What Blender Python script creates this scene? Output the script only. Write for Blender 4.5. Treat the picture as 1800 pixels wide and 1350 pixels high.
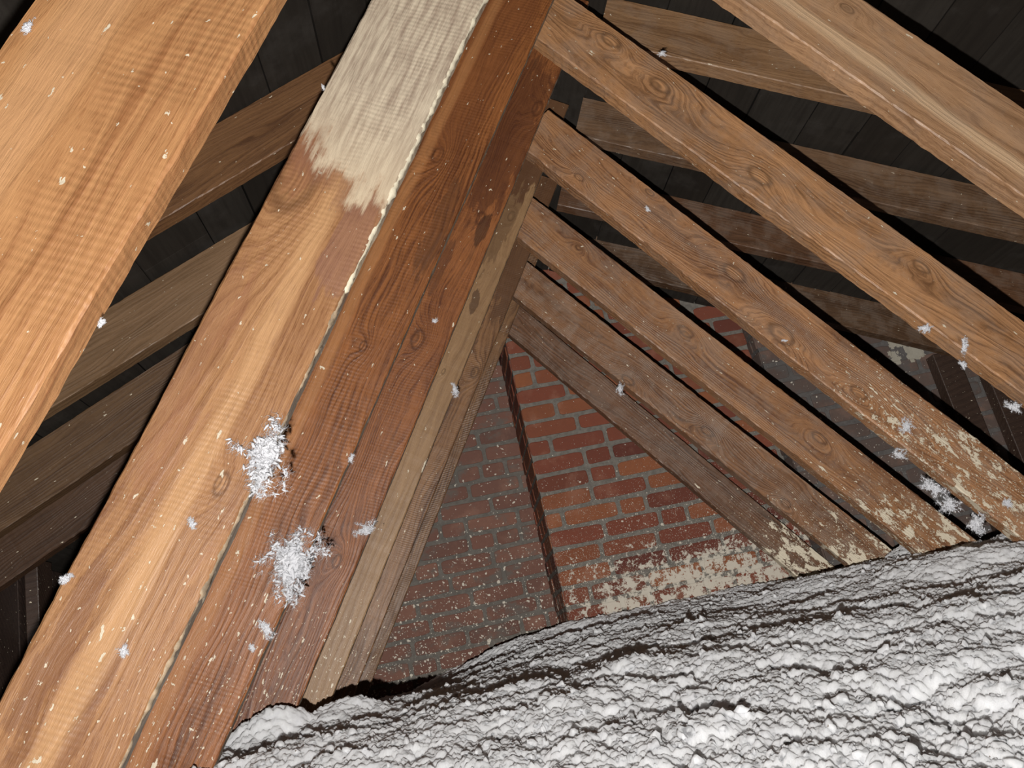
import bpy, bmesh, math, random
import numpy as np
from mathutils import Vector, Matrix, noise as mn

for o in list(bpy.data.objects): bpy.data.objects.remove(o)
sc = bpy.context.scene
C = sc.collection
PI = math.pi

# ------------------------------------------------------------------ camera
CAM = Vector((-0.17, 0.0, 0.20))
RX = Vector((0.97622, -0.05441, -0.20982))      # camera right
UP = Vector((0.18192, -0.32068, 0.92956))       # camera up
FW = Vector((0.11786, 0.94562, 0.30315))        # camera forward
cd = bpy.data.cameras.new('camera'); cam = bpy.data.objects.new('camera', cd); C.objects.link(cam)
cam.matrix_world = Matrix(((RX.x, UP.x, -FW.x, CAM.x), (RX.y, UP.y, -FW.y, CAM.y), (RX.z, UP.z, -FW.z, CAM.z), (0, 0, 0, 1)))
cd.sensor_width = 36; cd.lens = 1510 / 1800 * 36; cd.clip_start = 0.01
sc.camera = cam

# ------------------------------------------------------------------ world and light
w = bpy.data.worlds.new('world'); sc.world = w; w.use_nodes = True
w.node_tree.nodes['Background'].inputs[0].default_value = (0, 0, 0, 1)
w.node_tree.nodes['Background'].inputs[1].default_value = 0.0
# the hand lamp / flash that lights the attic, held just below and left of the lens
ld = bpy.data.lights.new('flash_lamp', 'POINT'); lo = bpy.data.objects.new('flash_lamp', ld); C.objects.link(lo)
lo.location = CAM - RX * 0.023 - UP * 0.062 - FW * 0.005
ld.shadow_soft_size = 0.004; ld.color = (1.0, 0.985, 0.96)
ld.energy = 6.0
ld.use_nodes = True
ln = ld.node_tree; em = ln.nodes['Emission']
fo = ln.nodes.new('ShaderNodeLightFalloff'); fo.inputs['Strength'].default_value = 1.0
mx = ln.nodes.new('ShaderNodeMath'); mx.operation = 'MULTIPLY_ADD'
mx.inputs[1].default_value = 0.58; mx.inputs[2].default_value = 0
m2 = ln.nodes.new('ShaderNodeMath'); m2.operation = 'MULTIPLY_ADD'; m2.inputs[1].default_value = 0.38
ln.links.new(fo.outputs['Linear'], mx.inputs[0]); ln.links.new(fo.outputs['Constant'], m2.inputs[0])
ln.links.new(mx.outputs[0], m2.inputs[2]); ln.links.new(m2.outputs[0], em.inputs['Strength'])

vs = sc.view_settings
sc.display_settings.display_device = 'sRGB'
vs.view_transform = 'Standard'; vs.look = 'None'; vs.exposure = 3.35; vs.gamma = 1.0; vs.use_curve_mapping = False

# ------------------------------------------------------------------ node helpers
class NT:
    def __init__(s, name):
        s.m = bpy.data.materials.new(name); s.m.use_nodes = True; s.t = s.m.node_tree
        s.t.nodes.clear(); s.o = s.t.nodes.new('ShaderNodeOutputMaterial'); s.b = s.t.nodes.new('ShaderNodeBsdfPrincipled')
        s.t.links.new(s.b.outputs[0], s.o.inputs[0]); s.tc = s.t.nodes.new('ShaderNodeTexCoord'); s.g = s.t.nodes.new('ShaderNodeNewGeometry')
    def put(s, sock, v):
        if isinstance(v, bpy.types.NodeSocket): s.t.links.new(v, sock)
        elif isinstance(v, (tuple, list)):
            v = tuple(v)
            if len(sock.default_value) == 4 and len(v) == 3: v = v + (1,)
            sock.default_value = v
        else: sock.default_value = v
    def M(s, op, a, b=0.0, c=0.0, clamp=False):
        n = s.t.nodes.new('ShaderNodeMath'); n.operation = op; n.use_clamp = clamp
        s.put(n.inputs[0], a); s.put(n.inputs[1], b); s.put(n.inputs[2], c); return n.outputs[0]
    def V(s, op, a, b=(0, 0, 0)):
        n = s.t.nodes.new('ShaderNodeVectorMath'); n.operation = op; s.put(n.inputs[0], a); s.put(n.inputs[1], b)
        return n.outputs['Value'] if op in ('LENGTH', 'DISTANCE', 'DOT_PRODUCT') else n.outputs[0]
    def noise(s, vec, scale=1, detail=4, rough=.55, dist=0.0, col=False):
        n = s.t.nodes.new('ShaderNodeTexNoise'); s.put(n.inputs['Vector'], vec); n.inputs['Scale'].default_value = scale
        n.inputs['Detail'].default_value = detail; n.inputs['Roughness'].default_value = rough; n.inputs['Distortion'].default_value = dist
        return n.outputs['Color' if col else 'Fac']
    def voro(s, vec, scale=1, feature='F1'):
        n = s.t.nodes.new('ShaderNodeTexVoronoi'); s.put(n.inputs['Vector'], vec); n.inputs['Scale'].default_value = scale; n.feature = feature
        return n
    def ramp(s, f, *st):
        n = s.t.nodes.new('ShaderNodeValToRGB'); s.put(n.inputs[0], f); r = n.color_ramp
        while len(r.elements) < len(st): r.elements.new(0.5)
        for e, (p, c) in zip(r.elements, st): e.position = p; e.color = (*c, 1)
        return n.outputs[0]
    def lin(s, f, a, b, c=0.0, d=1.0, smooth=True):
        n = s.t.nodes.new('ShaderNodeMapRange'); s.put(n.inputs[0], f)
        for i, v in enumerate((a, b, c, d)): s.put(n.inputs[i + 1], v)
        if smooth: n.interpolation_type = 'SMOOTHSTEP'
        return n.outputs[0]
    def mix(s, f, a, b, mode='MIX'):
        n = s.t.nodes.new('ShaderNodeMix'); n.data_type = 'RGBA'; n.blend_type = mode
        s.put(n.inputs[0], f); s.put(n.inputs[6], a); s.put(n.inputs[7], b); return n.outputs[2]
    def sep(s, v):
        n = s.t.nodes.new('ShaderNodeSeparateXYZ'); s.put(n.inputs[0], v); return n.outputs
    def comb(s, x, y, z):
        n = s.t.nodes.new('ShaderNodeCombineXYZ')
        for i, v in enumerate((x, y, z)): s.put(n.inputs[i], v)
        return n.outputs[0]
    def bump(s, h, strength, dist, normal=None):
        n = s.t.nodes.new('ShaderNodeBump'); s.put(n.inputs['Height'], h); n.inputs['Strength'].default_value = strength; n.inputs['Distance'].default_value = dist
        if normal is not None: s.put(n.inputs['Normal'], normal)
        return n.outputs[0]

PAINT = (0.66, 0.58, 0.44)

def splatter(n, vec, dens, size=1.0, blotch=0.0, stretch=True):
    """flecks, dribbles and splashes of cream paint: dens (socket/float) 0..1 is how many cells carry a drop"""
    wv = n.V('ADD', vec, n.V('MULTIPLY', n.V('SUBTRACT', n.noise(vec, 70 / size, 4, .65, col=True), (.5, .5, .5)), (.016 * size,) * 3))
    tot = None
    layers = ((42, .22, (1, 1, 1), .35), (120, .28, (1, 1, 1), 1), (270, .30, (1, 1, 1), 1.2))
    if stretch: layers = ((48, .20, (.45, 1.3, 1), .45), (95, .16, (1.6, .40, 1), .7), (160, .26, (.6, 1.1, 1), 1), (300, .30, (1, 1, 1), 1.1))
    for sca, r, el, dm in layers:
        v = n.voro(n.V('MULTIPLY', wv, el), sca / size)
        c = n.sep(v.outputs['Color'])
        rad = n.M('MULTIPLY', n.M('ADD', n.M('POWER', c[1], 2.0), .28), r)
        hit = n.M('LESS_THAN', v.outputs['Distance'], rad)
        on = n.M('LESS_THAN', c[0], n.M('MULTIPLY', dens, dm))
        k = n.M('MULTIPLY', hit, on)
        tot = k if tot is None else n.M('MAXIMUM', tot, k)
    if not (isinstance(blotch, float) and blotch == 0.0):
        b = n.noise(n.V('ADD', wv, (3.1, 7.7, 1.3)), 30 / size, 9, .74)
        k = n.M('GREATER_THAN', b, n.M('SUBTRACT', .74, blotch))
        tot = n.M('MAXIMUM', tot, k)
    return tot

def wood(name, light, dark, seed=0, freq=95, knots=(), dens=0.03, floor_dens=0.0, floor_z=.55, blotch=0.0, saw=0.0, rough=.42,
         stain=0.0, stain_col=(.10, .045, .02), contrast=1.0, primer=None, speck=.9, sx=1.0, wavy=1.0, grey=0.0, streak=None, patches=()):
    """rough sawn softwood; local x runs along the timber, y across its wide face"""
    n = NT(name)
    p = n.V('ADD', n.tc.outputs['Object'], (seed * 1.37, 0, seed * .53))
    s_ = n.sep(p); o_ = n.sep(n.tc.outputs['Object'])
    zz = n.M('MULTIPLY', s_[2], 1.0)
    low = n.noise(n.comb(n.M('MULTIPLY', s_[0], 1.4 * sx), n.M('MULTIPLY', s_[1], 7), n.M('ADD', zz, seed * 3.1)), 1, 3, .5)
    v = n.M('ADD', n.M('ADD', s_[1], n.M('MULTIPLY', zz, .8)), n.M('MULTIPLY', low, .16 * wavy))
    kd = None; rim = None
    for (kx, ky, kr) in knots:
        dx = n.M('MULTIPLY', n.M('SUBTRACT', o_[0], kx), .55); dy = n.M('SUBTRACT', o_[1], ky)
        d = n.M('SQRT', n.M('ADD', n.M('MULTIPLY', dx, dx), n.M('MULTIPLY', dy, dy)))
        d = n.M('ADD', d, n.M('MULTIPLY', n.M('SUBTRACT', n.noise(p, 30, 2), .5), kr * .5))
        e = n.M('EXPONENT', n.M('MULTIPLY', n.M('MULTIPLY', d, d), -1 / (kr * 2.4) ** 2))
        v = n.M('ADD', v, n.M('MULTIPLY', e, kr * 3.4))
        k = n.lin(d, kr * 1.0, kr * .25)
        kd = k if kd is None else n.M('MAXIMUM', kd, k)
        q = n.M('DIVIDE', n.M('SUBTRACT', d, kr * .85), kr * .22)
        r_ = n.M('EXPONENT', n.M('MULTIPLY', n.M('MULTIPLY', q, q), -1)); rim = r_ if rim is None else n.M('MAXIMUM', rim, r_)
    ring = n.M('SINE', n.M('MULTIPLY', v, freq * 2 * PI))
    ring = n.M('POWER', n.M('MULTIPLY_ADD', ring, .5, .5), 1.6)
    amp = n.noise(n.comb(n.M('MULTIPLY', s_[0], 1.1), n.M('MULTIPLY', s_[1], 14), seed * 2.2), 1, 2)
    ring = n.M('MULTIPLY', ring, n.lin(amp, .3, .7, .25, 1.0))
    fib = n.noise(n.comb(n.M('MULTIPLY', s_[0], 9), n.M('MULTIPLY', v, 300), n.M('MULTIPLY', zz, 120)), 1, 4, .62)
    fine = n.noise(n.comb(n.M('MULTIPLY', s_[0], 70), n.M('MULTIPLY', s_[1], 700), n.M('MULTIPLY', zz, 300)), 1, 3, .6)
    big = n.noise(n.comb(n.M('MULTIPLY', s_[0], 2.3), n.M('MULTIPLY', s_[1], 18), n.M('ADD', zz, seed)), 1, 4, .55, .6)
    f = n.M('ADD', n.M('MULTIPLY', ring, .34 * contrast), n.M('MULTIPLY', n.lin(big, .3, .72), .50 * contrast))
    f = n.M('ADD', f, n.M('MULTIPLY', n.lin(fib, .36, .66), .40 * contrast))
    f = n.M('ADD', f, n.M('MULTIPLY', n.lin(fine, .50, .68), .30 * contrast), clamp=True)
    midc = tuple((a * .55 + b * .45) for a, b in zip(light, dark))
    col = n.ramp(f, (0, light), (.5, midc), (1, dark))
    if kd is not None:
        kc = n.ramp(n.M('MULTIPLY_ADD', n.M('SINE', n.M('MULTIPLY', v, 900)), .5, .5), (0, tuple(c * .55 for c in midc)), (1, tuple(min(1, c * 1.05) for c in light)))
        col = n.mix(n.M('MULTIPLY', kd, .75), col, kc)
        col = n.mix(n.M('MULTIPLY', rim, .6), col, tuple(c * .5 for c in dark))
    for (px_, py_, rx_, ry_, pc_, pa_) in patches:   # colour patches with a ragged outline, including stains and painted-in flash falloff
        q = n.V('LENGTH', n.comb(n.M('DIVIDE', n.M('SUBTRACT', o_[0], px_), rx_), n.M('DIVIDE', n.M('SUBTRACT', o_[1], py_), ry_), 0))
        q = n.M('ADD', q, n.M('MULTIPLY', n.M('SUBTRACT', n.noise(n.V('MULTIPLY', p, (16, 60, 1)), 1, 5, .65), .5), 1.8))
        col = n.mix(n.M('MULTIPLY', n.lin(q, 1.08, .88), pa_), col, pc_)
    if stain:
        st = n.noise(n.comb(n.M('MULTIPLY', s_[0], 5), n.M('MULTIPLY', s_[1], 26), seed * 9.1), 1, 5, .6, .4)
        col = n.mix(n.M('MULTIPLY', n.lin(st, .60 - .1 * stain, .66), min(1, .8 * stain)), col, stain_col)
    if streak:   # (y0, width, colour, amount): paler or darker band of sapwood along the board
        for (y0, wd, c_, am) in streak:
            q = n.M('ABSOLUTE', n.M('SUBTRACT', n.M('ADD', o_[1], n.M('MULTIPLY', n.M('SUBTRACT', low, .5), .05)), y0))
            col = n.mix(n.M('MULTIPLY', n.lin(q, wd, wd * .3), am), col, c_)
    if grey: # dusty bloom that lies on the surface
        gq = n.noise(p, 16, 5, .65)
        col = n.mix(n.M('MULTIPLY', n.lin(gq, .42, .62), grey), col, (.29, .235, .19))
    sawb = None
    if saw:
        sw = n.M('SINE', n.M('MULTIPLY', n.M('ADD', n.M('ADD', s_[0], n.M('MULTIPLY', s_[1], .10)), n.M('MULTIPLY', n.noise(p, 25, 1), .006)), 2 * PI / .0065))
        sm = n.lin(n.noise(n.comb(n.M('MULTIPLY', s_[0], 8), n.M('MULTIPLY', s_[1], 12), seed * 4.4), 1, 3), .42, .62)
        sawb = n.M('MULTIPLY', n.M('MULTIPLY_ADD', sw, .5, .5), sm)
        col = n.mix(n.M('MULTIPLY', sawb, .30 * saw), col, tuple(c * .55 for c in dark))
    pz = n.sep(n.g.outputs['Position'])[2]
    hz = n.lin(pz, floor_z, floor_z * .5)
    ds = n.M('ADD', dens, n.M('MULTIPLY', hz, floor_dens))
    bl = n.M('MULTIPLY', hz, blotch) if blotch else 0.0
    spl = splatter(n, n.V('MULTIPLY', p, (.55, 1, 1)), ds, 1.0, bl)
    col = n.mix(n.M('MULTIPLY', spl, speck), col, PAINT)
    rg = n.M('ADD', rough, n.M('MULTIPLY', fib, .15))
    if primer:   # brushed cream primer over the upper end of the board; fades out in dry-brushed streaks
        x0, x1 = primer
        br = n.noise(n.comb(n.M('MULTIPLY', s_[0], 12), n.M('MULTIPLY', s_[1], 150), 0), 1, 6, .7)
        bb = n.noise(n.V('MULTIPLY', p, (11, 22, 1)), 1, 5, .6)
        e = n.M('ADD', n.lin(o_[0], x0, x1 + (x1 - x0) * .3, -.55, .88, False), n.M('MULTIPLY', n.M('SUBTRACT', br, .5), .9))
        e = n.M('ADD', e, n.M('MULTIPLY', n.M('SUBTRACT', bb, .5), 1.5))
        e = n.M('ADD', e, n.lin(o_[1], .045, .137, 0.05, -.55))      # thinner towards the outer edge
        pm = n.lin(e, -.12, .16)
        # wet-brown ring of soaked wood round the paint
        col = n.mix(n.M('MULTIPLY', n.lin(e, -.42, -.05), .55), col, (.22, .10, .06))
        pc = n.mix(n.lin(br, .35, .68), (.60, .50, .37), (.33, .245, .18))
        pc = n.mix(n.M('MULTIPLY', n.M('SUBTRACT', 1, n.lin(o_[0], x0 - .02, x1 + .10)), .9), pc, (.66, .52, .35))
        col = n.mix(pm, col, pc)
    n.put(n.b.inputs['Base Color'], col); n.put(n.b.inputs['Roughness'], rg)
    n.b.inputs['Specular IOR Level'].default_value = .55
    h = n.M('ADD', n.M('MULTIPLY', fib, .5), n.M('MULTIPLY', ring, .35))
    h = n.M('ADD', h, n.M('MULTIPLY', fine, .35))
    if sawb is not None: h = n.M('SUBTRACT', h, n.M('MULTIPLY', sawb, .5 * saw))
    h = n.M('ADD', h, n.M('MULTIPLY', spl, .8))
    n.put(n.b.inputs['Normal'], n.bump(h, .7, .0018))
    return n.m

# ------------------------------------------------------------------ mesh helpers
def finish(name, verts, faces, mats, parent=None, smooth=False, matidx=None):
    me = bpy.data.meshes.new(name); me.from_pydata([tuple(v) for v in verts], [], faces)
    for m in (mats if isinstance(mats, (list, tuple)) else [mats]): me.materials.append(m)
    if matidx is not None: me.polygons.foreach_set('material_index', matidx)
    bm = bmesh.new(); bm.from_mesh(me); bmesh.ops.recalc_face_normals(bm, faces=bm.faces); bm.to_mesh(me); bm.free()
    if smooth: me.polygons.foreach_set('use_smooth', [True] * len(me.polygons))
    me.update()
    o = bpy.data.objects.new(name, me); C.objects.link(o)
    if parent: o.parent = parent
    return o

def tag(o, label=None, cat=None, group=None, kind=None):
    if label: o['label'] = label
    if cat: o['category'] = cat
    if group: o['group'] = group
    if kind: o['kind'] = kind
    return o

T = 0.045
def timber(name, ang, o0, o1, Y0, s0, s1, mats, t=T, rag=.0012, seed=0, bend=0.0, cut=(0, 0)):
    """sawn timber lying in a vertical plane Y=Y0..Y0+t. inner edge on the line n.p=o0, outer edge on n.p=o1."""
    a = math.radians(ang); d = Vector((math.cos(a), 0, math.sin(a))); nn = Vector((-math.sin(a), 0, math.cos(a)))
    L = s1 - s0; W = o1 - o0; sg = 1 if W > 0 else -1; N = max(12, int(L / .008)); bv = .0022
    aw = abs(W)
    prof = [(0, 0 - bv), (bv, 0), (aw - bv, 0), (aw, -bv), (aw, -t + bv), (aw - bv, -t), (bv, -t), (0, -t + bv)]
    V = []; F = []; mi = []
    rn = random.Random(seed)
    ph = [rn.uniform(0, 99) for _ in range(8)]
    for i in range(N + 1):
        x = L * i / N
        for j, (y, z) in enumerate(prof):
            q = (x * 45, ph[j // 2 + (0 if j < 7 else 0)] , 0)
            r = mn.noise(Vector((x * 60, ph[j], 0))) * rag + mn.noise(Vector((x * 7, ph[(j + 1) // 2 % 4], 5))) * rag * .9
            r2 = mn.noise(Vector((x * 50, ph[j], 9))) * rag * .5
            yy = y + (r if (j in (0, 1, 6, 7)) else -r)
            zz = z + (r2 if j in (1, 2, 5, 6) else 0)
            xx = x + (cut[0] * (y / aw) * (1 - i / N) if i < 4 else 0) + (cut[1] * (y / aw) if i == N else 0)
            b = bend * math.sin(PI * i / N)
            V.append((xx, sg * yy + b, zz))
    for i in range(N):
        for j in range(8):
            k = (j + 1) % 8
            F.append((i * 8 + j, i * 8 + k, (i + 1) * 8 + k, (i + 1) * 8 + j)); mi.append(1 if j == 7 or j == 6 and False else 0)
    F.append(tuple(range(8))); mi.append(0); F.append(tuple(N * 8 + j for j in range(8))); mi.append(0)
    if not isinstance(mats, (list, tuple)): mats = [mats, mats]
    o = finish(name, V, F, mats, matidx=mi)
    loc = nn * o0 + d * s0; loc.y = Y0
    o.matrix_world = Matrix(((d.x, nn.x, 0, loc.x), (0, 0, -1, loc.y), (d.z, nn.z, 0, loc.z), (0, 0, 0, 1)))
    return o

YL = lambda k: .907 + .42 * (k - 2)
YR = lambda k: 1.106 + .42 * (k - 1)

# ------------------------------------------------------------------ insulation surface height (numpy)
def _h(ix, iy, s):
    n = (ix.astype(np.int64) * 374761393 + iy.astype(np.int64) * 668265263 + s * 1274126177) & 0xffffffff
    n = ((n ^ (n >> 13)) * 1274126177) & 0xffffffff
    n = n ^ (n >> 16)
    return (n & 0xffff) / 65535.0
def vnoise(x, y, s):
    ix = np.floor(x); iy = np.floor(y); fx = x - ix; fy = y - iy; fx = fx * fx * (3 - 2 * fx); fy = fy * fy * (3 - 2 * fy)
    a = _h(ix, iy, s); b = _h(ix + 1, iy, s); c = _h(ix, iy + 1, s); d = _h(ix + 1, iy + 1, s)
    return (a + (b - a) * fx) * (1 - fy) + (c + (d - c) * fx) * fy
def lumps(x, y, s):
    """rounded clods: max of hemispherical bumps"""
    ix = np.floor(x); iy = np.floor(y); best = np.zeros_like(x)
    for dx in (-1, 0, 1):
        for dy in (-1, 0, 1):
            cx = ix + dx; cy = iy + dy
            px = cx + .15 + .7 * _h(cx, cy, s); py = cy + .15 + .7 * _h(cx, cy, s + 1); r = .5 + .45 * _h(cx, cy, s + 2)
            d2 = ((x - px) ** 2 + (y - py) ** 2) / (r * r)
            best = np.maximum(best, np.sqrt(np.clip(1 - d2, 0, 1)) * r)
    return best
def base_h(x, y):
    z = .150 + .042 * (y - 1.3) - .15 * np.exp(-(y - .30) / .50)
    z = z + .040 * np.exp(-(((x - .55) / .55) ** 2 + ((y - 3.4) / .7) ** 2))
    z = z + .030 * np.clip((x - .5) / .8, 0, 1) * np.exp(-((y - 2.3) / .6) ** 2)
    z -= .090 * np.clip((-x + .05) / .5, 0, 1) * np.clip((y - 1.7) / 1.3, 0, 1)
    return z
def surf_h(x, y):
    z = base_h(x, y)
    z = z + .030 * (vnoise(x * 3.1 + 4, y * 3.1, 7) - .5) * np.clip(y / 1.2, .5, 1)
    wx = x + .03 * (vnoise(x * 12, y * 12, 91) - .5); wy = y + .03 * (vnoise(x * 12, y * 12, 92) - .5)
    z = z + .021 * (lumps(wx * 7.5, wy * 7.5, 11) - .35)
    z = z + .012 * (lumps(wx * 17, wy * 17, 21) - .35)
    wx = x + .008 * (vnoise(x * 50, y * 50, 93) - .5); wy = y + .008 * (vnoise(x * 50, y * 50, 94) - .5)
    z = z + .0055 * (lumps(wx * 27 + 3, wy * 27, 25) - .35)
    z = z + 0.0085 * (lumps(wx * 42, wy * 42, 31) - .3)
    z = z + .0088 * lumps(wx * 95, wy * 95, 41)
    z = z + .0052 * lumps(x * 210 + 3 * vnoise(x * 90, y * 90, 5), y * 210, 51)
    z = z + .0030 * (vnoise(x * 330, y * 330, 71) - .5)
    return z

# ------------------------------------------------------------------ setting: floor, roof boards, gable wall
def plain(name, col, rough=.8, var=.3, scale=6, bumpd=.002):
    n = NT(name); q = n.noise(n.tc.outputs['Object'], scale, 6, .6)
    n.put(n.b.inputs['Base Color'], n.mix(n.lin(q, .3, .7), tuple(c * (1 - var) for c in col), tuple(c * (1 + var) for c in col)))
    n.b.inputs['Roughness'].default_value = rough; n.b.inputs['Specular IOR Level'].default_value = .2
    n.put(n.b.inputs['Normal'], n.bump(n.noise(n.tc.outputs['Object'], scale * 12, 5), .4, bumpd)); return n.m

def boxv(V, F, x0, x1, y0, y1, z0, z1):
    b = len(V)
    V += [(x0, y0, z0), (x1, y0, z0), (x1, y1, z0), (x0, y1, z0), (x0, y0, z1), (x1, y0, z1), (x1, y1, z1), (x0, y1, z1)]
    F += [(b, b + 1, b + 2, b + 3), (b + 4, b + 7, b + 6, b + 5), (b, b + 4, b + 5, b + 1), (b + 1, b + 5, b + 6, b + 2), (b + 2, b + 6, b + 7, b + 3), (b + 3, b + 7, b + 4, b)]

V = []; F = []; boxv(V, F, -3.6, 4.4, -.4, 3.95, -.30, -.22)
tag(finish('floor', V, F, plain('floor_boards', (.12, .08, .05))), kind='structure')

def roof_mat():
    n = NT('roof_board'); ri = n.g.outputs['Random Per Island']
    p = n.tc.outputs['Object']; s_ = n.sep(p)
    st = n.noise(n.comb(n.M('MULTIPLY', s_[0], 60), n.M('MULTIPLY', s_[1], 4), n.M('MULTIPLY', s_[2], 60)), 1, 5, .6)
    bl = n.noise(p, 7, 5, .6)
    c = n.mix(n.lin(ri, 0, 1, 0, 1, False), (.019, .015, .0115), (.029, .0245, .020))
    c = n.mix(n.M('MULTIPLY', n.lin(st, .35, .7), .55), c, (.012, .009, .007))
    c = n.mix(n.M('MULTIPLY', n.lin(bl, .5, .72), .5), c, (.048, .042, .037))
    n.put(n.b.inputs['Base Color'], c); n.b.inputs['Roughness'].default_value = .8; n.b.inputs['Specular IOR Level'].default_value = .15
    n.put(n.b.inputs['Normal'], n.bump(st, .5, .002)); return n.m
ROOF = roof_mat()
def roof(name, a0, a1, xr, zr, slope):
    """boards laid along Y on the slope; a0..a1 distance down from the ridge"""
    rn = random.Random(5 if slope > 0 else 8); V = []; F = []
    dx = -1 if slope > 0 else 1; ln_ = math.hypot(1, slope); ux, uz = dx / ln_, -abs(slope) / ln_
    nx, nz = -uz * dx, ux * dx
    nx, nz = (-uz, ux) if dx > 0 else (uz, -ux)
    a = a0
    while a < a1:
        wd = rn.uniform(.135, .20); cuts = [-.4]; y = rn.uniform(.2, 1.6)
        while y < 3.6: cuts.append(y); y += rn.uniform(.9, 1.9)
        cuts.append(3.95)
        for c0, c1 in zip(cuts, cuts[1:]):
            lift = rn.uniform(0, .003); g = rn.uniform(.003, .006)
            b = len(V)
            for (aa, hh) in ((a, lift), (a + wd - g, lift), (a + wd - g, .022), (a, .022)):
                for yy in (c0, c1 - .004):
                    V.append((xr + ux * aa + nx * hh, yy, zr + uz * aa + nz * hh))
            F += [(b, b + 2, b + 3, b + 1), (b + 2, b + 4, b + 5, b + 3), (b + 4, b + 6, b + 7, b + 5), (b + 6, b, b + 1, b + 7), (b, b + 6, b + 4, b + 2), (b + 1, b + 3, b + 5, b + 7)]
        a += wd
    # felt above the boards
    b = len(V)
    for aa in (a0, a1):
        for yy in (-.4, 3.95):
            for hh in (.026, .03): V.append((xr + ux * aa + nx * hh, yy, zr + uz * aa + nz * hh))
    F += [(b, b + 2, b + 6, b + 4), (b + 1, b + 5, b + 7, b + 3), (b, b + 1, b + 3, b + 2), (b + 4, b + 6, b + 7, b + 5), (b, b + 4, b + 5, b + 1), (b + 2, b + 3, b + 7, b + 6)]
    return tag(finish(name, V, F, ROOF), kind='structure')
XR, ZR = .228, 1.882
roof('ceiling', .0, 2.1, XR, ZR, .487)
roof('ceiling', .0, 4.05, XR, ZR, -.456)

# ---- bricks
def brick_mat(name, cols, mortar, smear=0.0, dots=0.05, low_dens=.3, low_z=.75, blotch=0.0, blotch_z=(.42, .25), size=1.0, patch=None):
    def body(is_mortar):
        n = NT(name + ('_mortar' if is_mortar else '_brick')); P = n.g.outputs['Position']; ps = n.sep(P)
        gr = n.noise(P, 55, 6, .65); md = n.noise(P, 9, 5, .6)
        if is_mortar:
            c = n.mix(n.lin(gr, .3, .7), tuple(q * .78 for q in mortar), tuple(q * 1.2 for q in mortar))
        else:
            ri = n.g.outputs['Random Per Island']
            c = n.ramp(ri, *[(i / (len(cols) - 1), q) for i, q in enumerate(cols)])
            c = n.mix(n.M('MULTIPLY', n.lin(gr, .35, .75), .45), c, n.mix(.5, c, (.10, .04, .03)))
            c = n.mix(n.M('MULTIPLY', n.lin(md, .5, .7), .25), c, (.32, .17, .115))
        if smear:
            sm = n.noise(n.V('MULTIPLY', P, (1, 1, 1.6)), 7, 7, .66)
            c = n.mix(n.M('MULTIPLY', n.lin(sm, .62 - .25 * smear, .66), .85), c, tuple(q * .9 for q in mortar))
            c = n.mix(.35 * smear, c, (.125, .095, .08))
        hz = n.lin(ps[2], low_z, .25)
        ds = n.M('ADD', dots, n.M('MULTIPLY', hz, low_dens))
        bl = n.M('MULTIPLY', n.lin(ps[2], blotch_z[0], blotch_z[1]), blotch) if blotch else 0.0
        if blotch: bl = n.M('MULTIPLY', bl, n.lin(ps[0], .2, .55, .7, 1.0))
        spl = splatter(n, n.comb(ps[0], ps[1], ps[2]), ds, size, bl, stretch=False)
        c = n.mix(n.M('MULTIPLY', spl, .92), c, (.50, .455, .38))
        if patch:   # old flaking limewash
            dd = n.V('LENGTH', n.V('MULTIPLY', n.V('SUBTRACT', P, (patch[0], 0, patch[1])), (1, 0, 1.3)))
            q = n.M('ADD', n.noise(P, 17, 5, .6), n.lin(dd, .02, .22, .12, -.4))
            c = n.mix(n.M('MULTIPLY', n.M('GREATER_THAN', q, .54), .85), c, (.34, .31, .25))
        n.put(n.b.inputs['Base Color'], c); n.b.inputs['Roughness'].default_value = .85; n.b.inputs['Specular IOR Level'].default_value = .2
        h = n.M('ADD', n.M('MULTIPLY', gr, 1.0), n.M('MULTIPLY', spl, .5))
        n.put(n.b.inputs['Normal'], n.bump(h, .6, .0025 if is_mortar else .0015)); return n.m
    return [body(False), body(True)]

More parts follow.
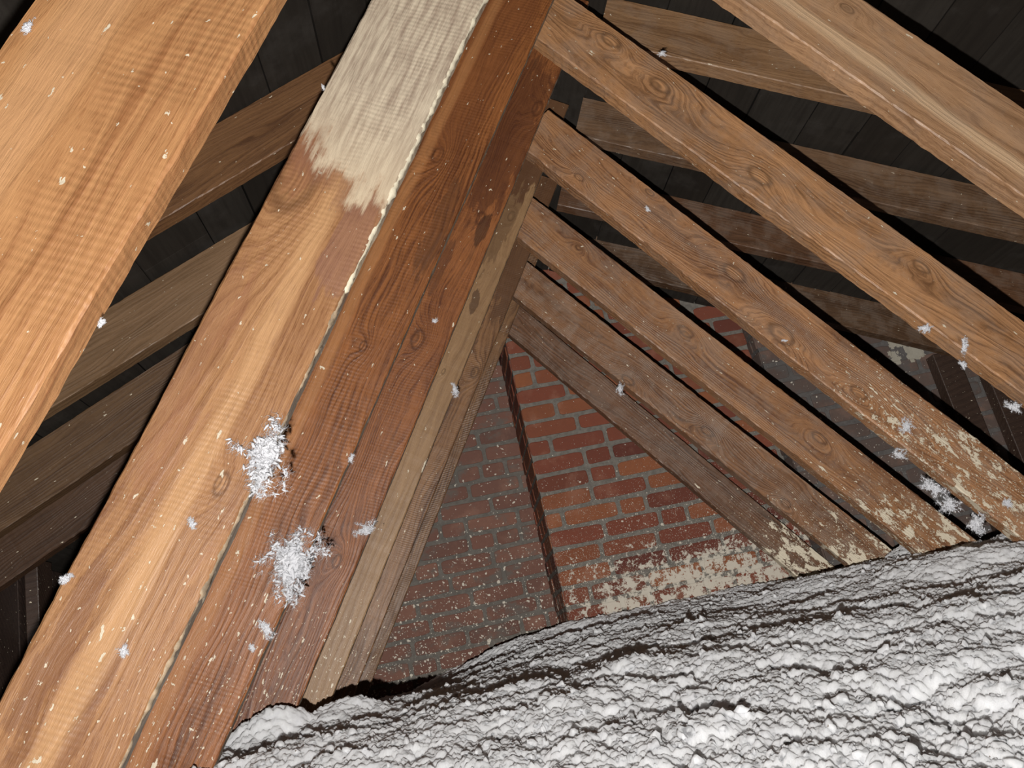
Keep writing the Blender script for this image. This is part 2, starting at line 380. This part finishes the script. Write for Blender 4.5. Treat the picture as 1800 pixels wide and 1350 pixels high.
def brickwork(V, F, MI, x0, x1, z0, z1, y, seed=0, pitch=.0745, bl=.228, joint=.0165, along='x', proud=.004, top=None, head=.25):
    """a plane of mortar with individually shaped bricks standing a little proud of it (front faces -Y, or -X when along='y')"""
    rn = random.Random(seed)
    def P(u, z, dep): return (u, y - dep, z) if along == 'x' else (y - dep, u, z)
    row = 0; z = z0
    while z < z1 - .02:
        u = x0 - (rn.uniform(.3, .7) if row % 2 else rn.uniform(0, .12)) * bl
        while u < x1:
            L = bl if rn.random() > head else bl * .49
            a, b = max(u, x0), min(u + L - joint, x1)
            if b - a > .018 and not (top and top((a + b) / 2, z + pitch)):
                zb, zt = z + joint * .5 + rn.uniform(-.0015, .0015), z + pitch - joint * .5 + rn.uniform(-.0015, .0015)
                dz = rn.uniform(-.002, .002)
                cx, cz = (a + b) / 2, (zb + zt) / 2; hw, hh = (b - a) / 2, (zt - zb) / 2
                n0 = len(V); K = 28; dep = proud + rn.uniform(-.0015, .002)
                ph = rn.uniform(0, 50)
                for ring in range(3):
                    ins, dd = ((-.0005, -.006), (.0003, dep - .0015), (.0035, dep))[ring]
                    for k in range(K):
                        t = 2 * PI * k / K; c, s = math.cos(t), math.sin(t); ex = 2 / 8.0
                        px = math.copysign(abs(c) ** ex, c) * (hw - ins); pz = math.copysign(abs(s) ** ex, s) * (hh - ins)
                        j = mn.noise(Vector((cx + px * 1.0, cz + pz, ph)) * 55) * .0022
                        V.append(P(cx + px + j, cz + pz + dz * px / hw + j * .8, dd))
                for r_ in range(2):
                    for k in range(K):
                        k2 = (k + 1) % K
                        F.append((n0 + r_ * K + k, n0 + r_ * K + k2, n0 + (r_ + 1) * K + k2, n0 + (r_ + 1) * K + k)); MI.append(0)
                F.append(tuple(n0 + 2 * K + k for k in range(K))); MI.append(0)
            u += L
        z += pitch; row += 1
    # uneven mortar bed
    nu, nz_ = int((x1 - x0) / .012) + 1, int((z1 - z0) / .012) + 1
    n0 = len(V)
    for j in range(nz_ + 1):
        for i in range(nu + 1):
            uu = x0 + (x1 - x0) * i / nu; zz = z0 + (z1 - z0) * j / nz_
            V.append(P(uu, zz, mn.noise(Vector((uu * 30, zz * 30, seed))) * .0022))
    for j in range(nz_):
        for i in range(nu):
            a = n0 + j * (nu + 1) + i
            if top and top(V[a][0] if along == 'x' else V[a][1], V[a][2]): continue
            F.append((a, a + 1, a + nu + 2, a + nu + 1)); MI.append(1)

def raw(name, V, F, MI, mats):
    me = bpy.data.meshes.new(name); me.from_pydata(V, [], F)
    for m in mats: me.materials.append(m)
    me.polygons.foreach_set('material_index', MI); me.update()
    o = bpy.data.objects.new(name, me); C.objects.link(o); return o

RED = [(.080, .024, .018), (.17, .050, .028), (.14, .042, .026), (.225, .080, .034), (.10, .030, .021)]
CH = brick_mat('chimney', RED, (.135, .122, .105), dots=.02, low_dens=.75, low_z=1.05, blotch=.27, blotch_z=(.80, .30), size=.9)
V = []; F = []; MI = []
under = lambda x, z: z > (1.775 + .487 * x if x < .228 else 1.99 - .456 * x) + .02
YC = 3.36
brickwork(V, F, MI, .262, 1.274, .13, 1.86, YC, seed=3, top=under)
# left cheek of the chimney breast, running back to the gable wall
brickwork(V, F, MI, YC + .002, 3.72, .13, 1.86, .262, seed=9, along='y', proud=.004, top=lambda u, z: z > 1.80)
chim = raw('brick_chimney', V, F, MI, CH)
tag(chim, 'red brick chimney breast splashed with cream paint at its foot, standing on the end wall', 'chimney')

GW = brick_mat('gable', [(.10, .046, .034), (.145, .064, .045), (.12, .052, .037), (.18, .082, .055)], (.105, .097, .084), smear=.45, dots=.10, low_dens=.55, low_z=1.0, size=2.0)
GR = [(.062, .044, .038), (.088, .062, .051), (.075, .055, .048)]
V = []; F = []; MI = []
brickwork(V, F, MI, -1.15, .262, .08, 1.88, 3.70, seed=21, top=under, head=.35)
b = len(V); MIl = len(MI)
tag(raw('wall_back', V, F, MI, GW), kind='structure')
GW2 = brick_mat('gable_sooty', GR, (.085, .081, .078), smear=.5, dots=.05, low_dens=.12, low_z=1.3, size=1.4, patch=(1.90, 1.09))
V = []; F = []; MI = []
brickwork(V, F, MI, 1.274, 3.4, .08, 1.42, 3.27, seed=33, top=lambda x, z: z > 1.98 - .456 * x + .02)
brickwork(V, F, MI, 3.272, 3.37, .08, 1.40, 1.274, seed=34, along='y', bl=.11, top=lambda u, z: z > 1.37)
tag(raw('wall_back', V, F, MI, GW2), kind='structure')
# boarded part of the gable wall, far left
DARKW = wood('gable_board_wood', (.050, .030, .022), (.022, .013, .010), seed=41, freq=40, dens=.02)
V = []; F = []; x = -3.4; rn = random.Random(2); x = -1.69
while x < -1.16:
    w_ = rn.uniform(.12, .17); zt = 1.763 + .487 * x - .03
    x1_ = min(x + w_ - .004, -1.152); b = len(V); yf = 3.69 + rn.uniform(0, .008); za, zb = 1.763 + .487 * x - .002, 1.763 + .487 * x1_ - .002
    V += [(x, yf, 0), (x1_, yf, 0), (x1_, 3.74, 0), (x, 3.74, 0), (x, yf, za), (x1_, yf, zb), (x1_, 3.74, zb), (x, 3.74, za)]
    F += [(b, b + 1, b + 2, b + 3), (b + 4, b + 7, b + 6, b + 5), (b, b + 4, b + 5, b + 1), (b + 1, b + 5, b + 6, b + 2), (b + 2, b + 6, b + 7, b + 3), (b + 3, b + 7, b + 4, b)]
    x += w_
tag(finish('wall_back', V, F, DARKW), kind='structure')

# low boarded side wall under the left eave
V = []; F = []; y = -.4; rn = random.Random(12)
while y < 3.7:
    w_ = rn.uniform(.11, .16); boxv(V, F, -1.73, -1.685 + rn.uniform(0, .006), y, min(y + w_ - .004, 3.685), -.2, .925); y += w_
tag(finish('wall_left', V, F, DARKW), kind='structure')

# ------------------------------------------------------------------ loose insulation
def insul_mat(name='insulation_wool', dust=1.0, tuft=False):
    n = NT(name); P = n.g.outputs['Position']
    a = n.noise(P, 330, 5, .7); b_ = n.noise(P, 38, 5, .6)
    c = n.mix(n.lin(b_, .35, .7), (.95, .95, .975), (.85, .85, .885))
    v = n.voro(P, 95); cc = n.sep(v.outputs['Color'])
    sp = n.M('MULTIPLY', n.M('LESS_THAN', v.outputs['Distance'], .12), n.M('LESS_THAN', cc[0], .035 * dust))
    c = n.mix(sp, c, (.20, .16, .13))
    n.put(n.b.inputs['Base Color'], c); n.b.inputs['Roughness'].default_value = .95; n.b.inputs['Specular IOR Level'].default_value = .1
    n.b.inputs['Sheen Weight'].default_value = .8; n.b.inputs['Sheen Roughness'].default_value = .6
    n.b.inputs['Subsurface Weight'].default_value = .85; n.b.inputs['Subsurface Radius'].default_value = (1, 1, 1); n.b.inputs['Subsurface Scale'].default_value = .024
    h = n.M('ADD', n.M('MULTIPLY', a, .6), n.noise(P, 110, 5, .7))
    if tuft: n.b.inputs['Subsurface Weight'].default_value = 0; n.b.inputs['Sheen Weight'].default_value = .3; c = n.mix(1.0, c, (.74, .74, .745), 'MULTIPLY'); n.put(n.b.inputs['Base Color'], c)
    n.put(n.b.inputs['Normal'], n.bump(h, .3 if tuft else .5, .0035)); return n.m
WOOL = insul_mat()
NU, NV = 1150, 1000
yy = .30 * np.exp(np.linspace(0, math.log(3.69 / .30), NV))
th = np.linspace(-.70, .88, NU)
Yg, Tg = np.meshgrid(yy, th, indexing='ij')
Xg = -.17 + Tg * (Yg + .16)
Zg = surf_h(Xg, Yg)
# clods spilled against the feet of the timbers
for (cx, cy, r, h) in ((-.515, 1.62, .06, .05), (-.40, 1.70, .08, .03), (-.47, 2.05, .05, .035), (-.50, 2.5, .05, .03), (1.23, 1.90, .16, -.005), (1.40, 2.2, .12, .045), (1.32, 2.66, .10, .05),
                      (1.25, 3.05, .09, .03), (.95, 1.9, .14, .02)):
    Zg = Zg + h * np.exp(-((Xg - cx) ** 2 + (Yg - cy) ** 2) / (r * r))
verts = np.stack([Xg, Yg, Zg], -1).reshape(-1, 3)
idx = np.arange(NU * NV).reshape(NV, NU)
q = np.stack([idx[:-1, :-1], idx[:-1, 1:], idx[1:, 1:], idx[1:, :-1]], -1).reshape(-1, 4)
qc = verts[q].mean(1); q = q[~((qc[:, 0] > .262) & (qc[:, 0] < 1.274) & (qc[:, 1] > YC)) & ~((qc[:, 0] >= 1.274) & (qc[:, 1] > 3.268)) & (qc[:, 0] > -1.66)]   # the fill stops at the chimney breast
# small clods lying on the surface
bmi = bmesh.new(); bmesh.ops.create_icosphere(bmi, subdivisions=2, radius=1)
iv = np.array([v.co[:] for v in bmi.verts]); itri = np.array([[v.index for v in f.verts] for f in bmi.faces]); bmi.free()
rg = np.random.default_rng(4); NC = 12000
cy = .36 * np.exp(rg.random(NC) ** .85 * math.log(3.3 / .36)); ct = rg.uniform(-.40, .86, NC); cx = -.17 + ct * (cy + .16)
ok = ~((cx > .24) & (cy > 3.255)) & (vnoise(cx * 14, cy * 14, 61) + .5 * rg.random(NC) > .55); cx, cy = cx[ok], cy[ok]; NC = len(cx)
cz = surf_h(cx, cy); cr = (.0018 + .0042 * rg.random(NC) ** 2.2) * np.clip(.60 + .35 * cy, .7, 1.35)
disp = 1 + .26 * np.sin(iv @ rg.normal(size=(3, NC)) * 2.6 + rg.uniform(0, 6, NC)).T + .24 * np.sin(iv @ rg.normal(size=(3, NC)) * 6 + rg.uniform(0, 6, NC)).T
sc3 = rg.uniform(.65, 1.6, (NC, 1, 3))
cl = iv[None] * disp[:, :, None] * cr[:, None, None] * sc3 + np.stack([cx, cy, cz - cr * .35], -1)[:, None, :]
nb = len(verts); verts = np.concatenate([verts, cl.reshape(-1, 3)])
tri = (itri[None] + nb + (np.arange(NC) * len(iv))[:, None, None]).reshape(-1, 3)
me = bpy.data.meshes.new('loose_insulation'); me.vertices.add(len(verts)); me.vertices.foreach_set('co', verts.ravel())
nl = q.size + tri.size; npoly = len(q) + len(tri)
me.loops.add(nl); me.loops.foreach_set('vertex_index', np.concatenate([q.ravel(), tri.ravel()]).astype(np.int32))
me.polygons.add(npoly)
me.polygons.foreach_set('loop_start', np.concatenate([np.arange(0, q.size, 4), q.size + np.arange(0, tri.size, 3)]).astype(np.int32))
me.polygons.foreach_set('loop_total', np.concatenate([np.full(len(q), 4), np.full(len(tri), 3)]).astype(np.int32))
me.polygons.foreach_set('use_smooth', [True] * npoly); me.materials.append(WOOL); me.update(calc_edges=True); me.validate()
io = bpy.data.objects.new('loose_insulation', me); C.objects.link(io)
tag(io, 'lumpy white blown-in insulation covering the attic floor', 'insulation', kind='stuff')

# ------------------------------------------------------------------ timbers
# left-hand sloping struts, from the nearest (cut by the left edge) to the one at the chimney
LS = 'left-hand sloping struts'
EDGE = wood('strut_edge_dusty', (.27, .20, .14), (.16, .12, .09), seed=77, freq=60, dens=.25, contrast=1.1, grey=.6)
EDGE_P = wood('strut_edge_primed', (.34, .28, .22), (.16, .12, .09), seed=78, freq=60, dens=.3, contrast=1.1, grey=.5, primer=(.84, .93))
lspec = [
 (1, 57.5, .539, .684, dict(light=(0.530, 0.274, 0.116), dark=(0.272, 0.112, 0.041), freq=55, saw=.38, dens=.06, contrast=.8, knots=((.95, .05, .014),), streak=((.105, .03, (.60, .34, .17), .4),), grey=.0),
  'broad pale honey-coloured strut cut off by the left edge of the view'),
 (2, 57.9, .527, .661, dict(light=(0.461, 0.238, 0.105), dark=(0.190, 0.074, 0.026), freq=60, saw=.35, dens=.05, floor_dens=.13, floor_z=.5, contrast=.95, knots=((.985, .112, .026), (.62, .03, .008)), stain=.7, stain_col=(.30, .13, .065),
   patches=((.41, .105, .10, .016, (.20, .085, .04), .6), (.38, .052, .09, .010, (.20, .085, .04), .55), (.24, .09, .10, .03, (.20, .085, .04), .35), (1.01, .112, .05, .016, (.26, .11, .05), .55), (.93, .02, .08, .022, (.25, .12, .08), .6), (.74, .12, .14, .012, (.28, .13, .065), .4)),
   primer=(.93, 1.06), streak=((.065, .020, (.66, .38, .18), .5),)),
  'broad orange strut brushed with cream primer on its upper end'),
 (3, 57.8, .533, .668, dict(light=(0.320, 0.117, 0.034), dark=(0.086, 0.025, 0.007), freq=105, saw=.3, dens=.035, floor_dens=.30, floor_z=.5, knots=((1.335, .076, .010), (.95, .055, .006)), stain=.3, streak=((.10, .015, (.42, .19, .07), .5),), patches=((1.20, .02, .10, .018, (.06, .022, .009), .55), (1.62, .07, .3, .05, (.14, .045, .015), .5))),  # widest patch, near the top, paints the flash falloff into the wood colour
  'rusty brown strut directly behind the primer-brushed one, big white tuft on its edge'),
 (4, 58.2, .522, .657, dict(light=(0.306, 0.111, 0.034), dark=(0.077, 0.021, 0.007), freq=115, saw=.2, dens=.03, floor_dens=.30, floor_z=.5, knots=((1.806, .017, .013), (1.475, .041, .010), (1.145, .064, .014), (.647, .039, .009)), patches=((1.45, .028, .05, .014, (.035, .014, .007), .7), (1.70, .05, .25, .05, (.07, .022, .009), .6), (1.32, .08, .08, .012, (.06, .02, .009), .5)), stain=.35),  # the broad upper patch is flash falloff painted as darker wood
  'reddish-brown strut with round knots beside the paler smooth strut'),
 (5, 58.3, .521, .656, dict(light=(0.308, 0.181, 0.087), dark=(0.147, 0.076, 0.034), freq=45, dens=.03, floor_dens=.30, floor_z=.5, contrast=.7, knots=((1.74, .035, .010), (1.233, .047, .005)), patches=((1.456, .040, .04, .012, (.05, .022, .011), .7), (1.75, .05, .2, .03, (.10, .05, .022), .6), (2.02, .06, .20, .25, (.085, .035, .015), .85)), stain=.15),  # darker brown patches towards the upper end
  'paler tan smooth-faced strut between two reddish-brown struts'),
 (6, 57.9, .520, .655, dict(light=(0.254, 0.127, 0.054), dark=(0.083, 0.034, 0.013), freq=85, saw=.4, dens=.03, floor_dens=.30, floor_z=.5, knots=((1.396, .023, .012),), stain=.5, stain_col=(.08, .04, .02), patches=((1.95, .06, .35, .25, (.085, .038, .017), .75),)),  # large patch makes the upper end darker brown
  'narrow-looking brown strut just behind the pale tan one'),
 (7, 58.0, .524, .659, dict(light=(0.221, 0.114, 0.050), dark=(0.074, 0.032, 0.013), freq=90, saw=1.0, dens=.03, floor_dens=.30, floor_z=.5, stain=.3, stain_col=(.08, .04, .02)),
  'farthest left-hand strut, saw-marked, beside the brick wall'),
]
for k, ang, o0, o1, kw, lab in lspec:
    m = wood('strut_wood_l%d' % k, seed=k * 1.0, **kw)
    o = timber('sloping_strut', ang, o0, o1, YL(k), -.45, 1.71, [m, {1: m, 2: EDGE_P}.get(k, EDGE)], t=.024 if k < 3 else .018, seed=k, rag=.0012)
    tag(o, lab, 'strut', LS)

def edge_bead(parent, x0, x1, r0, mat, name, label=None, seed=0, skip=None):
    rn = random.Random(seed); V = []; F = []; N = int((x1 - x0) / .004); K = 8; prev = None
    for i in range(N + 1):
        x = x0 + (x1 - x0) * i / N
        a = max(0.0, mn.noise(Vector((x * 28, seed, 0))) * .6 + mn.noise(Vector((x * 110, seed, 3))) * .5 + .62)
        if skip: a *= max(0, min(1, (x - skip[0]) / skip[1] + mn.noise(Vector((x * 40, seed, 7))) * 1.6))
        a *= min(1, i / 4, (N - i) / 4)
        r = r0 * a + 1e-4; ring = []
        for k in range(K):
            t = 2 * PI * k / K; j = 1 + .3 * mn.noise(Vector((x * 160, k * 3.1, seed)))
            ring.append(len(V)); V.append((x, .0012 + math.cos(t) * r * j * .8, -.004 + math.sin(t) * r * j * 1.3 - r * .6))
        if prev: F += [(prev[k], prev[(k + 1) % K], ring[(k + 1) % K], ring[k]) for k in range(K)]
        prev = ring
    o = finish(name, V, F, mat, parent=parent, smooth=True)
    if label: o['label'] = label
    return o
primed = [o for o in C.objects if o.get('label', '').startswith('broad orange strut')][0]
edge_bead(primed, .86, 2.1, .0065, plain('dried_primer', (.72, .64, .48), .7, .15, 60, .001), 'paint_run', 'cream primer dried in a ridge along the edge', 3)
edge_bead(primed, .12, .90, .0050, plain('edge_grime', (.36, .27, .18), .8, .45, 70, .001), 'grime_ridge', 'grey-brown crust with cream flecks along the edge', 8)

RS = 'right-hand sloping struts'
rspec = [
 (1, 126.9, -1.061, -1.203, dict(light=(0.491, 0.282, 0.149), dark=(0.202, 0.102, 0.047), freq=75, dens=.03, floor_dens=.25, knots=((1.26, -.107, .008),), contrast=.9, streak=((-.05, .02, (.66, .46, .28), .6),), grey=.15),
  'pale brown strut crossing the top right corner'),
 (2, 127.4, -1.078, -1.214, dict(light=(0.503, 0.258, 0.117), dark=(0.155, 0.070, 0.028), freq=100, dens=.03, floor_dens=.25, knots=((1.667, -.105, .015), (1.517, -.085, .015), (1.225, -.047, .017), (.855, -.098, .011)), grey=.22),
  'second strut from the top right, with two round knots near its upper end'),
 (3, 126.6, -1.066, -1.203, dict(light=(0.428, 0.213, 0.097), dark=(0.132, 0.055, 0.023), freq=100, dens=.04, floor_dens=.9, floor_z=.85, blotch=.19, knots=((1.645, -.032, .009), (1.48, -.125, .008), (1.177, -.088, .020), (.989, -.035, .022), (.756, -.039, .014)), wavy=1.5, grey=.2),
  'third strut from the top right, wavy grained with a swirling knot at mid length'),
 (4, 127.4, -1.060, -1.198, dict(light=(0.363, 0.178, 0.078), dark=(0.114, 0.045, 0.019), freq=110, dens=.04, floor_dens=.8, floor_z=.62, blotch=.20, knots=((1.60, -.097, .008), (1.18, -.095, .016), (.687, -.089, .015)), grey=.22),
  'fourth strut from the top right, cream paint splashes over its lower end'),
 (5, 127.5, -1.062, -1.198, dict(light=(0.270, 0.131, 0.060), dark=(0.081, 0.034, 0.015), freq=110, dens=.05, floor_dens=.8, floor_z=.62, blotch=.22, knots=((1.247, -.02, .015), (.928, -.055, .014), (.582, -.03, .012)), grey=.25),
  'fifth strut from the top right, dull brown and heavily paint-spattered at its foot'),
 (6, 126.5, -1.066, -1.190, dict(light=(0.160, 0.071, 0.031), dark=(0.048, 0.020, 0.008), freq=80, dens=.05, floor_dens=.8, floor_z=.66, blotch=.26, grey=.15, stain=.5, stain_col=(.07, .032, .016)),
  'dark lowest right-hand strut, lying closest against the brick chimney'),
]
for k, ang, o0, o1, kw, lab in rspec:
    m = wood('strut_wood_r%d' % k, seed=20 + k * 1.0, **kw)
    o = timber('sloping_strut', ang, o0, o1, YR(k), -.78, 1.06, [m, m], t=.040, seed=30 + k, rag=.0018)
    tag(o, lab, 'strut', RS)

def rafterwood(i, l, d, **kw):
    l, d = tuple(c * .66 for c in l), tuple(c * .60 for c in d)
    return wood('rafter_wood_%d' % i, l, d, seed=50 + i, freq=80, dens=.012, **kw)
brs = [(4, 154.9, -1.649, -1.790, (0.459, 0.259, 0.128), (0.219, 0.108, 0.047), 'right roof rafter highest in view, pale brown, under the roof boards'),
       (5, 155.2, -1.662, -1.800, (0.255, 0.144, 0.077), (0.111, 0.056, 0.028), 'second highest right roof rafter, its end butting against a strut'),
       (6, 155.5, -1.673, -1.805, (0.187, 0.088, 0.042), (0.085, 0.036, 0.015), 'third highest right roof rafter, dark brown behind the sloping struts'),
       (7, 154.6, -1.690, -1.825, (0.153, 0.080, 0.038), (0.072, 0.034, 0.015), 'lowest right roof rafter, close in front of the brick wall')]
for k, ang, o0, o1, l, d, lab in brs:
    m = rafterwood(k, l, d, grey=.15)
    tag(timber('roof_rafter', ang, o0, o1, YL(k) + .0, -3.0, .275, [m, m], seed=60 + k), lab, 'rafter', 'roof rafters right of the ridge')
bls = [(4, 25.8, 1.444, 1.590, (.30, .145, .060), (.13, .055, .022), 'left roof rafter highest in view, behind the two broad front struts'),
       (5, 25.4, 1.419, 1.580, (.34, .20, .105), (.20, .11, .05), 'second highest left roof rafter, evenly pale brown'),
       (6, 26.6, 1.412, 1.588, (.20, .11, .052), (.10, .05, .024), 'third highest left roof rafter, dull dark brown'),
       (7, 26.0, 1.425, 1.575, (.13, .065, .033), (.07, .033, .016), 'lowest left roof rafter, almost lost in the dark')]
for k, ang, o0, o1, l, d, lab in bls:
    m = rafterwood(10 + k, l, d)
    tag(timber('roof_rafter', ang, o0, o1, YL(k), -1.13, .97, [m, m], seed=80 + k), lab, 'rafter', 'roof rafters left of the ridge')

# dark studs and rails in the far corners
def post(name, x0, x1, y0, y1, z0, z1, m, lab, cat, grp=None, tilt=0):
    V = []; F = []; boxv(V, F, -(x1 - x0) / 2, (x1 - x0) / 2, -(y1 - y0) / 2, (y1 - y0) / 2, 0, z1 - z0)
    o = finish(name, V, F, m); o.location = ((x0 + x1) / 2, (y0 + y1) / 2, z0); o.rotation_euler = (0, tilt, 0)
    bv = o.modifiers.new('bevel', 'BEVEL'); bv.width = .003; bv.segments = 2
    return tag(o, lab, cat, grp)
STUD = wood('stud_wood', (.055, .032, .022), (.028, .015, .010), seed=90, freq=50, dens=.05)
G = 'studs against the sooty brick'
post('wall_stud', 1.955, 2.062, 3.205, 3.262, .1, 1.02, STUD, 'dark upright stud right of the chimney, standing at the sooty brick wall', 'stud', G)
post('wall_stud', 2.150, 2.275, 3.205, 3.262, .1, .93, STUD, 'dark upright stud farthest right against the sooty brick', 'stud', G)
post('wall_stud', -1.672, -1.625, 3.30, 3.42, .05, .93, STUD, 'dark upright stud at the boarded side wall, lower left corner', 'stud')

# ------------------------------------------------------------------ white tufts of insulation caught on the timbers
TUFT = insul_mat('insulation_tuft', 0.3, True)
def at(px, py, Y):
    d = RX * ((px - 900) / 1510) + UP * (-(py - 675) / 1510) + FW
    return CAM + d * ((Y - CAM.y) / d.y)
ico = None
def ico_data():
    bm = bmesh.new(); bmesh.ops.create_icosphere(bm, subdivisions=2, radius=1)
    v = [x.co.copy() for x in bm.verts]; f = [tuple(q.index for q in x.verts) for x in bm.faces]; bm.free(); return v, f
IV, IF = ico_data()
def tuft(loc, size, seed, label, elong=(1, 1), ang=0, n=None):
    """fluffy clump: many small noisy clods on branching walks in the plane of the timber face, with stray fibres"""
    rn = random.Random(seed); V = []; F = []
    n = n or int(70 + size * 7000)
    ca, sa = math.cos(ang), math.sin(ang)
    pts = []
    for k in range(int(n * .55)):
        p = Vector((rn.gauss(0, size * .17 * elong[0]), 0, rn.gauss(0, size * .19 * elong[1])))
        wob = .8 + 1.1 * mn.noise(Vector((math.atan2(p.z, p.x) * 1.3, seed, 0)))
        pts.append(p * wob)
    arms = rn.randint(6, 10)
    for a in range(arms):
        t = rn.uniform(0, 2 * PI); p = Vector((math.cos(t) * size * .12 * elong[0], 0, math.sin(t) * size * .12 * elong[1]))
        for s in range(int(n * .45 / arms)):
            t += rn.uniform(-.6, .6); st = size * rn.uniform(.02, .055)
            p = p + Vector((math.cos(t) * st * elong[0], 0, math.sin(t) * st * elong[1]))
            if p.length > size * max(elong) * .55: break
            pts.append(p + Vector((rn.gauss(0, size * .03), 0, rn.gauss(0, size * .03))))
    for p in pts:
        q = Vector((p.x * ca - p.z * sa, -abs(rn.gauss(0, size * .05)) - .0015, p.x * sa + p.z * ca))
        r = size * rn.uniform(.014, .046) * (1.15 - p.length / (size * max(elong)))
        b = len(V); ph = Vector((rn.uniform(0, 40), rn.uniform(0, 40), 0))
        ra = rn.uniform(0, PI); el_ = rn.uniform(1.2, 2.3); ec, es = math.cos(ra), math.sin(ra)
        for v in IV:
            k = 1 + .75 * mn.noise(v * 1.8 + ph)
            a_, b_ = v.x * r * k * el_, v.z * r * k * .62
            V.append((q.x + a_ * ec - b_ * es, q.y + v.y * r * k * .6, q.z + a_ * es + b_ * ec))
        F += [tuple(i + b for i in f) for f in IF]
    for i in range(int(n * 2.4)):       # fibres
        if not pts: break
        p = rn.choice(pts); q = Vector((p.x * ca - p.z * sa, -rn.uniform(.001, size * .12), p.x * sa + p.z * ca)); t = rn.uniform(0, 2 * PI)
        wv = .00012 + size * .0016; prev = None
        for s in range(7):
            k = wv * (1 - s / 7.5)
            ring = [len(V), len(V) + 1, len(V) + 2]
            V += [(q.x + k, q.y, q.z), (q.x - k * .5, q.y + k * .8, q.z - k * .5), (q.x - k * .5, q.y - k * .8, q.z + k)]
            if prev: F += [(prev[j], prev[(j + 1) % 3], ring[(j + 1) % 3], ring[j]) for j in range(3)]
            prev = ring; t += rn.uniform(-1.0, 1.0); q = q + Vector((math.cos(t), rn.uniform(-.3, .25), math.sin(t))) * size * .030
    o = finish('insulation_tuft', V, F, TUFT, smooth=True); o.location = loc
    return tag(o, label, 'insulation', 'insulation tufts caught on the struts')
tf = [
 (470, 800, YL(2), .060, (.7, 1.4), -.2, 'ragged white insulation tuft on the edge of the primer-brushed strut'),
 (515, 992, YL(3), .088, (.85, 1.2), -.4, 'biggest white insulation tuft, on the edge of the rusty strut low down'),
 (468, 1105, YL(3), .026, (.8, 1.2), 0, 'small white tuft just below the biggest insulation tuft'),
 (444, 1138, YL(3), .014, (1, 1), 0, 'tiny white tuft at the rusty strut edge, near the heap'),
 (645, 932, YL(4), .036, (1.4, .8), .2, 'wispy white tuft on the edge of the knotty reddish strut'),
 (618, 806, YL(3), .014, (.8, 1.4), -.4, 'thin sliver of white wool halfway up the rusty strut edge'),
 (799, 685, YL(5), .028, (.7, 1.5), 0, 'small upright white tuft on the pale tan strut edge'),
 (764, 564, YL(4), .014, (1.4, .8), 0, 'speck of white wool high on the knotty reddish strut'),
 (1089, 684, YR(5), .034, (.7, 1.4), -.2, 'white wool plug in a knot of the dull brown strut'),
 (1592, 750, YR(3), .036, (1.2, .9), .4, 'fluffy white tuft on the face of the wavy grained strut'),
 (1578, 800, YR(3), .030, (1.5, .8), -.4, 'white tuft on the lower edge of the wavy grained strut'),
 (1626, 578, YR(2), .024, (1.3, .8), .2, 'white wool dab on the lower edge of the two-knot strut'),
 (1694, 610, YR(2), .026, (.5, 1.7), -.45, 'long thin white wool smear on the two-knot strut'),
 (1692, 642, YR(2), .020, (.8, 1.1), .4, 'white wool dab at the edge under the thin smear'),
 (1780, 716, YR(2), .028, (1.2, .9), -.7, 'white tuft at the right end of the two-knot strut edge'),
 (1640, 858, YR(3), .045, (1.5, .7), -.75, 'stringy white tuft hanging at the lower wavy strut edge'),
 (1668, 888, YR(3), .045, (1.3, .8), -.7, 'white clump low on the wavy strut edge, above the heap'),
 (1715, 920, YR(3), .050, (1, 1), -.7, 'white clump where the wavy grained strut meets the heap'),
 (1770, 885, YR(3), .028, (1.1, .8), -.3, 'pale wool patch low on the face of the wavy strut'),
 (1378, 152 + 447, YR(3), .014, (1.6, .6), -.2, 'small white sliver by the swirl on the wavy strut'),
 (1138, 368, YR(3), .018, (.6, 1.3), .3, 'small white fleck high on the wavy grained strut'),
 (218, 1145, YL(2), .014, (1, 1), 0, 'small round white tuft low on the primer-brushed strut face'),
 (338, 922, YL(2), .012, (.8, 1.3), .2, 'small white fleck mid-way down the primer-brushed strut face'),
 (115, 1018, YL(2), .015, (1.5, .7), .4, 'pale crumb on the outer edge of the primer-brushed strut'),
 (1163, 95, YR(2), .018, (1.1, .9), -.5, 'small white crumb on the upper edge of the two-knot strut'),
 (49, 50, YL(1), .010, (.7, 1.5), -.4, 'white crumb at the top outer edge of the honey-coloured strut'),
 (180, 568, YL(1), .007, (.7, 1.2), -.3, 'tiny white crumb on the inner edge of the honey-coloured strut'),
 (568, 155, YL(2), .008, (.6, 1.4), 0, 'tiny white curl on the outer edge beside the primer'),
]
for i, (px, py, Y, sz, el, an, lab) in enumerate(tf):
    tuft(at(px, py, Y - .001), sz, 100 + i, lab, el, an)
